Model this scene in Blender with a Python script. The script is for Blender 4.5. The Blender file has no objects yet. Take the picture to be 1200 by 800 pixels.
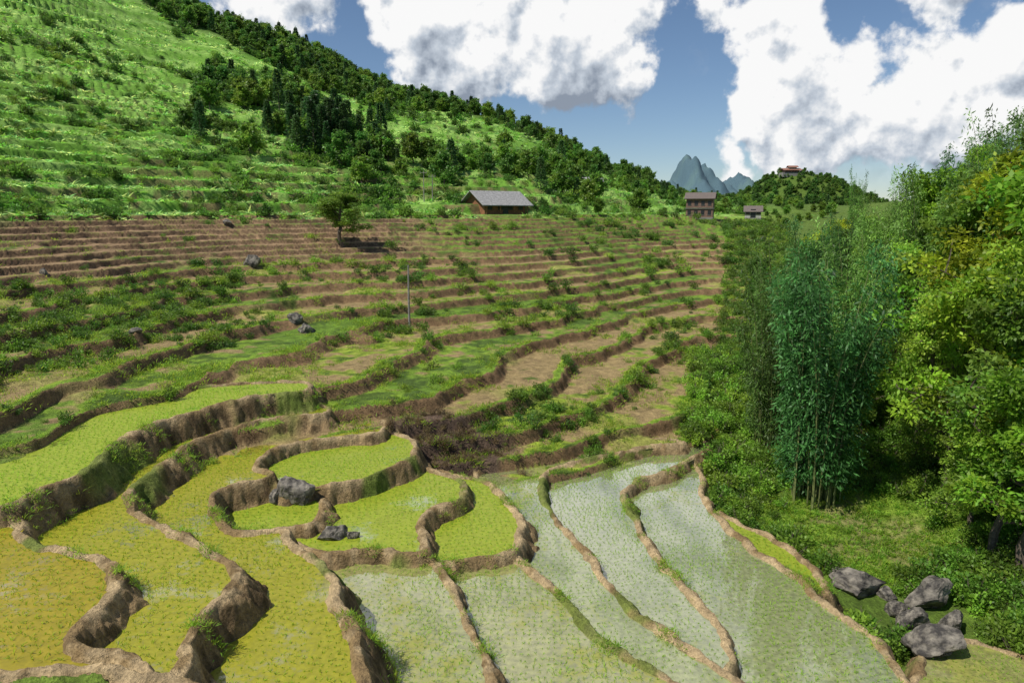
import bpy, math, time, bmesh
import numpy as np
from mathutils.geometry import tessellate_polygon
from mathutils import Vector, noise as mnoise
T0=time.time()
CAMZ=14.0; F=800.0; PITCH=math.atan(150/800.0)
cp,sp=math.cos(PITCH),math.sin(PITCH)
def ray(u,v):
    a=(u-600)/F; b=(400-v)/F
    return a, cp+b*sp, b*cp-sp
def tanv(v):
    X,Y,Z=ray(600,v); return Z/Y
def survey(u,v,z):
    X,Y,Z=ray(u,v); t=(z-CAMZ)/Z
    return X*t, Y*t
scene=bpy.context.scene
COL=scene.collection
# ---------------------------------------------------------------- helpers
def sm(a,b,x):
    t=np.clip((x-a)/(b-a),0,1); return t*t*(3-2*t)
_tabs={}
def vnoise(x,y,seed=0):
    if seed not in _tabs: _tabs[seed]=np.random.default_rng(1000+seed).uniform(-1,1,(256,256))
    tab=_tabs[seed]
    ix=np.floor(x).astype(np.int64); iy=np.floor(y).astype(np.int64)
    fx=x-ix; fy=y-iy
    ux=fx*fx*(3-2*fx); uy=fy*fy*(3-2*fy)
    a=tab[ix&255,iy&255]; b=tab[(ix+1)&255,iy&255]; c=tab[ix&255,(iy+1)&255]; d=tab[(ix+1)&255,(iy+1)&255]
    return (a*(1-ux)+b*ux)*(1-uy)+(c*(1-ux)+d*ux)*uy
def fbm(x,y,o=3,seed=0):
    r=0; A=1; f=1; n=0
    for i in range(o):
        r=r+A*vnoise(x*f+i*17.3,y*f-i*9.1,seed+i); n+=A; A*=.5; f*=2.03
    return r/n*1.4
def mk(name,V,Fc,mats,col=None,midx=None,smooth=False,parent=None,link=True):
    V=np.asarray(V,dtype=np.float32); Fc=np.asarray(Fc,dtype=np.int32)
    me=bpy.data.meshes.new(name)
    me.vertices.add(len(V)); me.vertices.foreach_set('co',V.ravel())
    k=Fc.shape[1]
    me.loops.add(Fc.size); me.loops.foreach_set('vertex_index',Fc.ravel())
    me.polygons.add(len(Fc)); me.polygons.foreach_set('loop_start',np.arange(0,Fc.size,k,dtype=np.int32))
    for m in mats: me.materials.append(m)
    if midx is not None: me.polygons.foreach_set('material_index',np.asarray(midx,dtype=np.int32))
    me.polygons.foreach_set('use_smooth',np.full(len(Fc),smooth,dtype=bool))
    me.update(calc_edges=True)
    if col is not None:
        ca=me.color_attributes.new('Col','FLOAT_COLOR','POINT')
        c=np.ones((len(V),4),dtype=np.float32); c[:,:col.shape[1]]=col
        ca.data.foreach_set('color',c.ravel())
    ob=bpy.data.objects.new(name,me)
    if link: COL.objects.link(ob)
    if parent: ob.parent=parent
    return ob
# ---------------------------------------------------------------- materials
def newmat(name):
    m=bpy.data.materials.new(name); m.use_nodes=True
    nt=m.node_tree; nt.nodes.clear()
    out=nt.nodes.new('ShaderNodeOutputMaterial')
    return m,nt,out
def N(nt,t,**k):
    n=nt.nodes.new(t)
    for a,b in k.items(): setattr(n,a,b)
    return n
def math_(nt,op,a,b=None,c=None,clamp=False):
    n=N(nt,'ShaderNodeMath',operation=op,use_clamp=clamp)
    for i,q in enumerate((a,b,c)):
        if q is None: continue
        if isinstance(q,(int,float)): n.inputs[i].default_value=q
        else: nt.links.new(q,n.inputs[i])
    return n.outputs[0]
def maprange(nt,x,a,b,c,d,smooth=False):
    n=N(nt,'ShaderNodeMapRange'); 
    if smooth: n.interpolation_type='SMOOTHSTEP'
    nt.links.new(x,n.inputs[0])
    for i,q in enumerate((a,b,c,d)): n.inputs[i+1].default_value=q
    return n.outputs[0]
def noise(nt,vec,scale,detail=4,rough=.55,out='Fac'):
    n=N(nt,'ShaderNodeTexNoise'); n.inputs['Scale'].default_value=scale
    n.inputs['Detail'].default_value=detail; n.inputs['Roughness'].default_value=rough
    nt.links.new(vec,n.inputs['Vector']); return n.outputs[out]
def mulcol(nt,col,fac):
    n=N(nt,'ShaderNodeVectorMath',operation='SCALE')
    nt.links.new(col,n.inputs[0])
    if isinstance(fac,(int,float)): n.inputs['Scale'].default_value=fac
    else: nt.links.new(fac,n.inputs['Scale'])
    return n.outputs[0]
def leafmat(name,transl=.35,rough=.5):
    m,nt,out=newmat(name)
    at=N(nt,'ShaderNodeAttribute',attribute_name='Col')
    oi=N(nt,'ShaderNodeObjectInfo')
    f=maprange(nt,oi.outputs['Random'],0,1,.70,1.35)
    c=mulcol(nt,at.outputs['Color'],f)
    hs=N(nt,'ShaderNodeHueSaturation'); nt.links.new(c,hs.inputs['Color'])
    r2=math_(nt,'FRACT',math_(nt,'MULTIPLY',oi.outputs['Random'],17.31))
    nt.links.new(maprange(nt,r2,0,1,.482,.518),hs.inputs['Hue'])
    p=N(nt,'ShaderNodeBsdfPrincipled'); p.inputs['Roughness'].default_value=rough
    p.inputs['Specular IOR Level'].default_value=.3
    nt.links.new(hs.outputs[0],p.inputs['Base Color'])
    t=N(nt,'ShaderNodeBsdfTranslucent')
    nt.links.new(mulcol(nt,hs.outputs[0],1.8),t.inputs['Color'])
    mx=N(nt,'ShaderNodeMixShader'); mx.inputs[0].default_value=transl
    nt.links.new(p.outputs[0],mx.inputs[1]); nt.links.new(t.outputs[0],mx.inputs[2])
    nt.links.new(mx.outputs[0],out.inputs[0]); return m
def solidmat(name,c,rough=.8,var=.3,scale=6,bump=.2,c2=None,stripes=None):
    m,nt,out=newmat(name)
    tc=N(nt,'ShaderNodeTexCoord')
    vec=tc.outputs['Object']
    n1=noise(nt,vec,scale,6,.65)
    mix=N(nt,'ShaderNodeMix',data_type='RGBA')
    a=[q*(1-var) for q in c]; b=list(c2) if c2 else [min(1,q*(1+var)) for q in c]
    mix.inputs[6].default_value=(*a,1); mix.inputs[7].default_value=(*b,1)
    nt.links.new(maprange(nt,n1,.4,.68,0,1),mix.inputs[0])
    p=N(nt,'ShaderNodeBsdfPrincipled'); p.inputs['Roughness'].default_value=rough
    colr=mix.outputs[2]
    if stripes:
        w=N(nt,'ShaderNodeTexWave'); w.inputs['Scale'].default_value=stripes; w.inputs['Distortion'].default_value=.5
        nt.links.new(vec,w.inputs['Vector'])
        colr=mulcol(nt,colr,maprange(nt,w.outputs['Fac'],0,.5,.55,1))
    nt.links.new(colr,p.inputs['Base Color'])
    bp=N(nt,'ShaderNodeBump'); bp.inputs['Strength'].default_value=bump; bp.inputs['Distance'].default_value=.1
    nt.links.new(n1,bp.inputs['Height']); nt.links.new(bp.outputs[0],p.inputs['Normal'])
    nt.links.new(p.outputs[0],out.inputs[0]); return m
M_leaf=leafmat('leaf',.38); M_bam=leafmat('bamboo_leaf',.35,.5); M_grass=leafmat('grass_blade',.5,.6)
M_bark=solidmat('bark',(.13,.10,.07),.9,.4,8,.5)
M_culm=solidmat('bamboo_culm',(.16,.18,.06),.5,.4,3,.1)
M_rock=solidmat('rock',(.085,.075,.065),.85,.5,2.0,1.0,c2=(.30,.265,.21))
M_wood=solidmat('timber',(.30,.13,.055),.8,.4,4,.2,stripes=4)
M_roof=solidmat('fibre_cement_roof',(.34,.33,.32),.7,.3,3,.1,stripes=6)
M_brick=solidmat('brick',(.20,.12,.09),.85,.35,5,.2)
M_dark=solidmat('dark_opening',(.02,.02,.022),.4,.2,5,.05)
M_white=solidmat('whitewash',(.42,.40,.36),.8,.15,3,.05)
M_redroof=solidmat('red_roof',(.26,.12,.08),.7,.3,5,.1)
M_brroof=solidmat('brown_roof',(.14,.11,.095),.7,.3,5,.1)
M_conc=solidmat('concrete',(.22,.21,.19),.85,.2,5,.1)
M_pole=solidmat('weathered_pole',(.24,.22,.19),.85,.3,5,.1)
# ---------------------------------------------------------------- terrain table  (s = x/y , y) -> z
SC=np.array([-1.5,-1.1,-.74,-.49,-.245,0,.245,.37,.49,.62,.74,1.0,1.5])
ROWS=[
(6, [7,7,7,7,7,7,7,7,7,7,7,7,7]),
(10,[5,4.5,3.6,2.5,1.2,0.4,-.4,-.8,-1,-1,-1,0,1]),
(14,[5,4.5,3.2,2.0,.6,0,-.8,-1.2,-1.7,-1.9,-1.8,-1,0]),
(18,[6,4.8,3.2,1.8,.6,0,-.8,-1.2,-1.6,-2.0,-2.0,-1.5,0]),
(22,[7,5.6,3.4,1.8,.6,0,-.8,-1.0,-1.5,-1.9,-1.9,-1,2]),
(26,[9,7.2,5.5,2.2,1.0,.2,-.6,-.9,-1.5,-1.7,-1.6,.6,5]),
(30,[11,8.5,6.1,3.4,1.5,.4,-.5,-.9,-1.4,-1.2,-.5,3,8]),
(33,[12,9.2,6.4,5.3,2.8,.9,-.4,-.8,-1.0,-.4,1.0,5,11]),
(36,[13,9.9,6.7,5.4,4.3,2.5,-.1,-.8,-.6,.7,2.6,7.5,14]),
(40,[14,10.8,7.2,5.6,4.7,3.0,1.3,-.4,0,2.3,4.8,10,17]),
(46,[17,13,8.3,6.0,5.1,3.5,1.6,.3,1.4,4.4,7.4,13,21]),
(54,[21,16,10.1,6.9,5.5,4.2,2.0,1.0,3.0,7,10.5,17,26]),
(65,[27,20,13.2,8.8,6.9,5.7,2.4,1.8,5.2,9.6,14,21,31]),
(80,[36,27,17.6,12.4,9.4,8.1,3.4,3.2,7.6,12.4,17.5,25,36]),
(100,[50,38,26,18,14,12.5,5.6,5.6,10,14.5,20,29,40]),
(125,[70,54,38,27,19.5,17,9.2,9,12,16,21,31,42]),
(160,[95,78,59,41,29,23.2,13.7,12.5,13.5,16.5,21,31,42]),
(210,[135,115,90,66,45,33,18.2,15.5,15,17,21,30,40]),
(280,[180,160,128,90,71,47,19.5,16.5,15.5,17,20,28,36]),
(400,[220,200,155,92,82,34,14,14,14,15,18,24,30]),
(600,[200,180,120,70,50,18,8,8,8,10,14,18,20]),
(1000,[120,100,70,40,25,8,2,2,2,5,8,10,10]),
(2000,[60,50,40,25,10,0,-4,-4,-4,0,4,5,5]),
(5200,[20,20,20,10,0,-10,-10,-10,-10,-5,0,0,0])]
YR=np.log(np.array([r[0] for r in ROWS],float)); ZR=np.array([r[1] for r in ROWS],float)
NS,NY=260,560
sg=np.linspace(-1.5,1.5,NS); lg=np.linspace(YR[0],YR[-1],NY)
tmp=np.array([np.interp(sg,SC,z) for z in ZR])
TAB=np.array([np.interp(lg,YR,tmp[:,j]) for j in range(NS)]).T
def blur(A,sig,ax):
    r=int(sig*3); k=np.exp(-.5*(np.arange(-r,r+1)/sig)**2); k/=k.sum()
    pad=[(0,0),(0,0)]; pad[ax]=(r,r); B=np.pad(A,pad,mode='reflect',reflect_type='odd')
    return np.apply_along_axis(lambda q:np.convolve(q,k,'valid'),ax,B)
TAB=blur(blur(TAB,2.0,0),5.0,1)
def look(s,y):
    a=np.clip((s+1.5)/3*(NS-1),0,NS-1.001); b=np.clip((np.log(np.maximum(y,6.01))-lg[0])/(lg[-1]-lg[0])*(NY-1),0,NY-1.001)
    i=a.astype(int); j=b.astype(int); fa=a-i; fb=b-j
    return (TAB[j,i]*(1-fa)+TAB[j,i+1]*fa)*(1-fb)+(TAB[j+1,i]*(1-fa)+TAB[j+1,i+1]*fa)*fb
ZK=np.array([-10,3.0,9.0,13.8,60,500.]); STP=[.75,.72,.55,1.7,4.0]
KK=[-10/.75]
for i in range(5): KK.append(KK[-1]+(ZK[i+1]-ZK[i])/STP[i])
KK=np.array(KK)
def base(x,y):
    s=x/y
    H=look(s,y)
    near=sm(26,34,y)
    H=H+(.08+.36*near)*fbm(x/14,y/14,3,1)+.10*near*fbm(x/3.4,y/3.4,2,5)
    far=sm(90,220,y)
    H=H+far*5.0*fbm(x/48,y/48,4,8)*(1-.6*sm(.1,.3,s))
    H=H+22*np.exp(-((x-152)/27)**2-((y-385)/30)**2)+6*np.exp(-((x-172)/16)**2-((y-360)/20)**2)
    mtn=np.zeros_like(H)
    for mx_,my_,mh_,wx_,wy_ in ((452,1800,158,58,200),(505,1840,132,62,200),(562,1900,104,66,200),(655,2050,136,72,230),(722,2080,112,66,230),(620,2250,100,160,230),(400,1760,95,48,170)):
        mtn=np.maximum(mtn,mh_*np.exp(-np.abs((x-mx_)/wx_)**1.6-np.abs((y-my_)/wy_)**1.8))
    H=H+mtn*(1+.20*fbm(x/38,y/60,4,20))
    k=np.interp(H,ZK,KK); fl=np.floor(k); f=k-fl
    rw=.14
    ff=np.where(f<1-rw,.03*f/(1-rw),.03+.97*sm(1-rw,1,f))
    ter=np.interp(fl+ff,KK,ZK)
    T=sm(.40,.33,s)*sm(24,27,y+ (s+.74)*(-8))*(1-.35*sm(14.5,22,H))*(1-sm(170,230,y))
    T=np.where(y<24,0,T)*(1-.5*sm(.45,.70,fbm(x/7,y/5,2,12)))
    h=H*(1-T)+ter*T
    h=h+.07*fbm(x/1.1,y/1.1,3,30)*np.clip(near,0.3,1)+.16*T*(f>.87)*fbm(x/.7,y/.7,2,34)
    return h,H,fl,f,T
# ---------------------------------------------------------------- rice paddies (lips traced at their own levels)
PADS=[
(0.0,'w1',[(812,532),(822,556),(826,580),(845,606),(870,630),(900,652),(930,671),(960,695),(985,715),(1020,741),(1045,770),(1065,792),(1095,835),(700,840),(640,700),(700,560),(740,522),(785,514)]),
(-.42,'g2',[(842,600),(868,610),(905,628),(935,648),(955,668),(966,688),(955,700),(900,690),(840,630)]),
(-1.35,'w2',[(1078,775),(1100,758),(1135,748),(1170,757),(1210,770),(1320,800),(1330,900),(1050,900)]),
(.40,'w1',[(832,520),(808,538),(775,551),(744,562),(733,578),(741,600),(765,640),(795,675),(830,715),(852,746),(858,768),(848,787),(825,800),(760,800),(640,640),(620,580),(660,530),(760,507)]),
(.80,'w3',[(800,517),(760,523),(720,530),(680,540),(650,548),(636,560),(636,576),(650,600),(672,630),(700,660),(725,695),(752,722),(795,748),(840,778),(880,805),(920,840),(760,840),(640,760),(560,640),(560,550),(620,530),(700,508)]),
(1.15,'w2',[(505,664),(515,655),(560,652),(595,645),(615,658),(640,680),(670,710),(700,740),(745,768),(795,795),(850,840),(590,850),(560,790),(530,700)]),
(1.42,'g1',[(540,556),(572,562),(590,578),(604,598),(613,618),(607,636),(595,644),(560,651),(520,656),(503,652),(470,640),(475,590),(510,552)]),
(1.58,'w2',[(385,635),(480,638),(508,655),(526,680),(540,705),(551,735),(568,768),(578,800),(585,850),(380,860),(370,740),(350,680),(350,640)]),
(1.9,'g1',[(520,552),(540,560),(546,572),(538,585),(513,593),(500,604),(497,624),(504,644),(480,648),(430,642),(387,649),(345,634),(300,625),(245,600),(300,565),(380,560),(440,548),(490,546)]),
(2.2,'g1',[(262,590),(280,622),(330,618),(366,610),(380,595),(372,580),(330,570),(270,572)]),
(2.6,'g1',[(300,556),(335,573),(375,569),(420,559),(462,546),(482,534),(478,510),(400,500),(320,518),(285,538)]),
(3.0,'r2',[(447,504),(400,509),(350,517),(312,531),(300,545),(318,553),(300,562),(265,570),(250,582),(256,603),(278,621),(332,618),(343,635),(372,652),(392,678),(398,705),(418,738),(425,770),(428,810),(430,850),(280,850),(200,700),(130,620),(150,560),(220,500),(330,482),(440,490)]),
(3.8,'r2',[(378,483),(330,488),(290,495),(250,507),(215,525),(185,548),(160,568),(153,583),(165,600),(195,618),(235,638),(262,653),(280,668),(270,690),(243,715),(226,745),(222,770),(215,800),(200,850),(60,850),(0,700),(20,600),(100,545),(200,485),(330,468),(380,474)]),
(4.3,'r1',[(-100,606),(0,606),(28,611),(25,622),(50,636),(90,645),(118,652),(138,675),(128,700),(100,722),(83,742),(98,758),(140,767),(170,774),(180,800),(100,850),(-250,850),(-250,600)]),
(4.72,'none',[(-150,786),(0,785),(60,780),(110,777),(160,786),(200,797),(230,840),(-100,900)]),
(4.8,'g3',[(-160,612),(-80,604),(0,592),(40,576),(75,563),(105,548),(125,528),(150,509),(185,493),(225,481),(270,469),(310,461),(355,455),(350,445),(200,455),(0,490),(-250,520)]),
]
def catmull(P,n=4):
    P=np.array(P,float); out=[]
    m=len(P)
    for i in range(m):
        p0,p1,p2,p3=P[i-1],P[i],P[(i+1)%m],P[(i+2)%m]
        for k in range(n):
            t=k/n
            out.append(.5*((2*p1)+(-p0+p2)*t+(2*p0-5*p1+4*p2-p3)*t*t+(-p0+3*p1-3*p2+p3)*t**3))
    return np.array(out)
PW=[]
for L,c,P in PADS:
    Q=catmull(P); PW.append(np.array([survey(u,v,L+.14) for u,v in Q]))
def sdf(x,y,poly):
    d=np.full(x.shape,1e9); ins=np.zeros(x.shape,bool)
    n=len(poly)
    for i in range(n):
        ax,ay=poly[i]; bx,by=poly[(i+1)%n]
        ex,ey=bx-ax,by-ay; l2=ex*ex+ey*ey+1e-9
        t=np.clip(((x-ax)*ex+(y-ay)*ey)/l2,0,1)
        dd=(x-ax-t*ex)**2+(y-ay-t*ey)**2
        np.minimum(d,dd,out=d)
        c=((ay>y)!=(by>y))
        if ey!=0: ins^=c&(x<ex*(y-ay)/ey+ax)
    d=np.sqrt(d); return np.where(ins,d,-d)
def ground(x,y):
    h,H,fl,f,T=base(x,y)
    mud=np.zeros_like(h); pad=np.full(h.shape,-1)
    idx=np.where((y<46)&(y>10))[0]
    if len(idx):
        X=x[idx];Y=y[idx]
        Xw=X+.16*fbm(X/1.1,Y/1.1,3,40)+.04*fbm(X/.25,Y/.25,2,44); Yw=Y+.16*fbm(X/1.1,Y/1.1,3,50)+.04*fbm(X/.25,Y/.25,2,54)
        wn=vnoise(X/2.2,Y/2.2,61)
        rgh=fbm(X/.55,Y/.55,4,66)
        hh=h[idx]; mm=mud[idx]; pp=pad[idx]
        for i,(L,c,P) in enumerate(PADS):
            w=PW[i]; mn=w.min(0)-2.2; mx=w.max(0)+2.2
            q=np.where((X>mn[0])&(X<mx[0])&(Y>mn[1])&(Y<mx[1]))[0]
            if not len(q): continue
            sd=sdf(Xw[q],Yw[q],w)
            bw=.30+.1*wn[q]; bh=.13+.05*wn[q]+.07*rgh[q]
            inn=L-.09+(bh+.09)*(1-sm(bw*.35,bw,sd))
            slope=2.0+.8*vnoise(X[q]/1.7,Y[q]/1.7,63)
            o=np.maximum(-sd,0)
            outv=L+bh-slope*np.maximum(o-.06,0)+.26*rgh[q]*sm(.03,.3,o)
            prof=np.where(sd>0,inn,outv)
            if c=='none': prof=np.where(sd>.3,L+bh+.1*wn[q],prof)
            win=(prof>hh[q])&(sd>-2.2)
            hh[q]=np.where(win,prof,hh[q])
            mval=1-sm(bw*.8,bw*1.05,sd)
            wall=.5*sm(.08,.3,o)
            mm[q]=np.where(win,mval+wall,mm[q])
            pp[q]=np.where(win,i,pp[q])
        h[idx]=hh; mud[idx]=mm; pad[idx]=pp
    return h,H,fl,f,T,mud,pad
def gz(x,y): return float(ground(np.array([float(x)]),np.array([float(y)]))[0][0])
def hit(u,v,y0=14,y1=420):
    X,Y,Z=ray(u,v)
    ys=np.exp(np.linspace(math.log(y0),math.log(y1),2500)); xs=X/Y*ys; zr=CAMZ+Z/Y*ys
    g=ground(xs,ys)[0]; w=np.where(g>=zr)[0]
    i=w[0] if len(w) else len(ys)-1
    return xs[i],ys[i],g[i]
def forestmask(x,y):
    s=x/y
    f=fbm(x/20,y/20,3,70)
    b=1.2*sm(195,265,y)-.52-1.0*sm(-.45,-.56,s)
    b=b+1.3*np.exp(-((x+36)/8)**2-((y-150)/12)**2)+.8*np.exp(-((x+66)/10)**2-((y-172)/18)**2)
    b=b+2*sm(305,330,y)+1.2*sm(.17,.26,s)*sm(215,240,y)
    return f*.62+b
non=[i for i,p in enumerate(PADS) if p[1]=='none']
CLEAR=[]
def clear(x,y):
    k=np.ones(len(x),bool)
    for a,b,c in CLEAR: k&=((x-a)**2+(y-b)**2>c*c)
    return k
# ---------------------------------------------------------------- boulders
def unit(v): return v/(np.linalg.norm(v,axis=-1,keepdims=True)+1e-9)
def boulder(x,y,z,sz,seed,ang=0):
    bm=bmesh.new(); bmesh.ops.create_icosphere(bm,subdivisions=4,radius=1)
    rr=np.random.default_rng(seed); pl=[(unit(rr.normal(size=3)),rr.uniform(.5,.82)) for _ in range(16)]
    for v in bm.verts:
        c=np.array(v.co)
        for nn,dd in pl:
            q=float(c@nn)
            if q>dd: c=c-nn*(q-dd)*.95
        f_=1+.16*mnoise.noise(Vector(c*1.8)+Vector((seed,0,0)))+.08*mnoise.noise(Vector(c*5))+.04*mnoise.noise(Vector(c*13))
        v.co=Vector(c*f_)
    me=bpy.data.meshes.new('boulder'); bm.to_mesh(me); bm.free(); me.materials.append(M_rock)
    o=bpy.data.objects.new('boulder',me); COL.objects.link(o); o.location=(x,y,z); o.scale=sz; o.rotation_euler=(rr.normal()*.25,rr.normal()*.25,ang)
for (u,v,w,hh_) in [(345,588,38,38),(322,590,20,20),(390,634,36,24),(412,634,16,14),(1010,698,66,28),(1092,714,50,36),(1070,738,40,26),(1102,766,60,36),(1052,724,26,18),(1118,744,34,28),(1040,702,24,16),(294,312,20,18),(358,390,20,14),(266,263,14,7),(155,391,20,7),(344,377,18,13),(50,321,12,9)]:
    x,yq,z=hit(u,v); d_=math.hypot(yq,CAMZ-z)
    w_=w/800*d_*.56; h2=hh_/800*d_*.66
    boulder(x,yq+w_*.3,z+h2*.40,(w_,w_*.7,h2),int(u),(int(u)%7)*.12-.3)
    CLEAR.append((x,yq-w_*.4,w_*1.15+.2))
hx,hy,hz=hit(578,250); CLEAR.append((hx,hy+1,6.5)); CLEAR.append((hx-1,hy-5,5))
# ---------------------------------------------------------------- terrain mesh
s_=np.arange(-1.08,1.10,.0023)
l1=np.arange(math.log(8.),math.log(130),.0031); l2=np.arange(math.log(130)+.006,math.log(5200),.010)
yy=np.exp(np.concatenate([l1,l2]))
S,Yg=np.meshgrid(s_,yy); X=(S*Yg).ravel(); Y=Yg.ravel(); s=S.ravel()
h,H,fl,f,T,mud,pad=ground(X,Y)
def mixc(a,b,t): return a*(1-t[:,None])+np.asarray(b)*t[:,None]
C=np.tile(np.array([.125,.215,.024]),(len(X),1))
n1=fbm(X/5,Y/5,3,80); n2=fbm(X/1.4,Y/1.4,3,84); n3=fbm(X/17,Y/17,2,90); n4=fbm(X/.6,Y/.6,2,88)
C=mixc(C,(.21,.32,.03),sm(.0,.7,n1+.3*n4)*.8)
C=mixc(C,(.05,.085,.016),sm(.0,.6,-n2-.5*n4)*.75)
lv=np.random.default_rng(3).uniform(0,1,600)[np.clip(fl+60,0,599).astype(int)]
tread=(f<.86)&(T>.3)
C=mixc(C,(.32,.41,.04),(tread&((lv+.45*n3>.64)|((H<3.4)&(s>-.12)))&(H<9)&(f>.1))*.78*sm(-.9,.1,n2+.4*n4+.3))
bare=sm(-.16,.22,n2*.7+.8*n3+ (lv-.5)*1.1+.25*n4)
C=mixc(C,(.30,.20,.105),bare*T*(H<9.5)*.9*(f>.16))
C=mixc(C,(.18,.29,.028),((f<.14))*T*.8*sm(-.4,.2,n2+.15))
ris=sm(.84,.88,f)*T
C=mixc(C,(.215,.135,.068),ris*sm(-.75,-.2,n1*.6+n2*.5+.12)*(1-sm(14,16,H)*.5))
bz=sm(8.9,9.6,H)*sm(14.3,13.4,H)*sm(-.06,-.24,s+.1*n3)
C=mixc(C,(.32,.205,.115),bz*sm(-.6,-.1,n2*.7+n1*.5)*.95)
C=mixc(C,(.13,.08,.046),bz*ris*.85)
C=mixc(C,(.18,.20,.035),bz*((f<.25)&(n2>.1))*.6)
rub=np.exp(-((X+3.6)/3.2)**2-((Y-34.5)/2.3)**2)   # collapsed bank of dark rubble
C=mixc(C,(.12,.08,.055),sm(.25,.5,rub+.2*n2))
up=sm(13.6,14.6,H+n1)*sm(.5,.3,s)
kb=np.sin(H*1.1+2.5*n3)
crop=mixc(np.tile(np.array([.14,.295,.033]),(len(X),1)),(.26,.43,.09),sm(-.3,.5,kb*.6+n1*.7))
crop=mixc(crop,(.05,.105,.016),sm(.15,.65,-n1-.25*n2+.3*n3)*.8)
C=C*(1-up[:,None])+crop*up[:,None]
C=mixc(C,(.22,.14,.075),up*ris*sm(-.2,.4,n3+n2)*.8)
fm=sm(-.1,.3,forestmask(X,Y))*up
C=mixc(C,(.07,.13,.02),fm*.8)
C=mixc(C,(.07,.13,.02),sm(.25,.35,s)*sm(170,220,Y)*(1-sm(900,1100,Y)))
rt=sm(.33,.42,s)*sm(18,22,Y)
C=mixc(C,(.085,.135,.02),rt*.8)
LX,LY=17.0,30.5
lawn=np.exp(-((X-LX)/5)**2-((Y-LY)/4)**2)
C=mixc(C,(.18,.28,.028),sm(.3,.6,lawn+.2*n2))
C=mixc(C,(.27,.20,.11),sm(.45,.75,lawn+.5*n2-.2)*.6)
haze=sm(700,1100,Y); C=mixc(C,(.07,.12,.145),haze); C=mixc(C,(.10,.165,.16),haze*sm(0,.5,fbm(X/40,Y/60,4,95))*.7)  # far ground and mountains tinted bluish: aerial haze put into the base colour
mudc=mixc(np.tile(np.array([.42,.31,.17]),(len(X),1)),(.25,.17,.08),sm(-.2,.5,n2+.6*fbm(X/.3,Y/.3,2,97)))
mudw=mixc(np.tile(np.array([.29,.20,.10]),(len(X),1)),(.13,.088,.043),sm(-.25,.4,fbm(X/.4,Y/.4,3,99)))
wl=np.clip((mud-1)*2,0,1); mudc=mixc(mudc,mudw,wl)
mudc=mixc(mudc,(.13,.20,.028),sm(.45,.75,n1*.8+.6*n2)*.75)
inpad=pad>=0; mt_=np.clip(mud,0,1)
bed=np.array([.10,.085,.04])
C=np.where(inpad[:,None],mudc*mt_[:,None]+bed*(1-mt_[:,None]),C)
C=np.where((np.isin(pad,non)&(mud<.5))[:,None],np.array([.14,.21,.028]),C)
R=len(yy); Cn=len(s_)
ii=np.arange(R*Cn).reshape(R,Cn)
Fq=np.stack([ii[:-1,:-1],ii[:-1,1:],ii[1:,1:],ii[1:,:-1]],-1).reshape(-1,4)
m,nt,out=newmat('hillside_soil_and_grass')
geo=N(nt,'ShaderNodeNewGeometry'); at=N(nt,'ShaderNodeAttribute',attribute_name='Col')
na=noise(nt,geo.outputs['Position'],1.6,7,.7); nb=noise(nt,geo.outputs['Position'],11,4,.7)
c=mulcol(nt,at.outputs['Color'],maprange(nt,na,.3,.7,.55,1.45)); c=mulcol(nt,c,maprange(nt,nb,.3,.7,.6,1.4))
p=N(nt,'ShaderNodeBsdfPrincipled'); p.inputs['Roughness'].default_value=.9; p.inputs['Specular IOR Level'].default_value=.2
nt.links.new(c,p.inputs['Base Color'])
b1=N(nt,'ShaderNodeBump'); b1.inputs['Strength'].default_value=1.0; b1.inputs['Distance'].default_value=.17
nt.links.new(math_(nt,'ADD',math_(nt,'MULTIPLY',na,1.5),math_(nt,'MULTIPLY',nb,.6)),b1.inputs['Height']); nt.links.new(b1.outputs[0],p.inputs['Normal'])
nt.links.new(p.outputs[0],out.inputs[0])
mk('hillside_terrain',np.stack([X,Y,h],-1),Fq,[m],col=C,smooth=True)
# ---------------------------------------------------------------- paddy water
WC={'w1':((.25,.27,.13),0.12),'w2':((.26,.26,.09),.34),'w3':((.25,.27,.11),.30),'g1':((.235,.31,.024),.98),'g2':((.22,.30,.03),1.0),'g3':((.25,.34,.033),1.0),'r1':((.27,.19,.014),1.05),'r2':((.26,.24,.018),.92)}
Vw=[];Fw=[];Cw=[]
for (L,c,P),w in zip(PADS,PW):
    if c=='none': continue
    o=len(Vw); tri=tessellate_polygon([[Vector((a,b,0)) for a,b in w]])
    Vw+= [(a,b,L) for a,b in w]; Cw+=[(*WC[c][0],WC[c][1])]*len(w)
    for t in tri:
        a,b,d=[Vw[o+i] for i in t]
        cr=(b[0]-a[0])*(d[1]-a[1])-(b[1]-a[1])*(d[0]-a[0])
        Fw.append([o+i for i in (t if cr>0 else t[::-1])])
m,nt,out=newmat('paddy_water')
geo=N(nt,'ShaderNodeNewGeometry'); at=N(nt,'ShaderNodeAttribute',attribute_name='Col')
n_a=noise(nt,geo.outputs['Position'],.4,5,.65); n_b=noise(nt,geo.outputs['Position'],5,5,.7)
al=math_(nt,'ADD',math_(nt,'ADD',at.outputs['Alpha'],math_(nt,'MULTIPLY',math_(nt,'SUBTRACT',n_a,.5),3.0)),math_(nt,'MULTIPLY',math_(nt,'SUBTRACT',n_b,.5),1.3))
al=maprange(nt,al,.35,.75,0,1)
cc=mulcol(nt,at.outputs['Color'],maprange(nt,n_b,.3,.7,.6,1.4))
alg=N(nt,'ShaderNodeMix',data_type='RGBA'); alg.inputs[7].default_value=(.235,.235,.016,1); nt.links.new(cc,alg.inputs[6])
nt.links.new(math_(nt,'MULTIPLY',al,.4),alg.inputs[0])
p=N(nt,'ShaderNodeBsdfPrincipled'); p.inputs['IOR'].default_value=1.33
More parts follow.
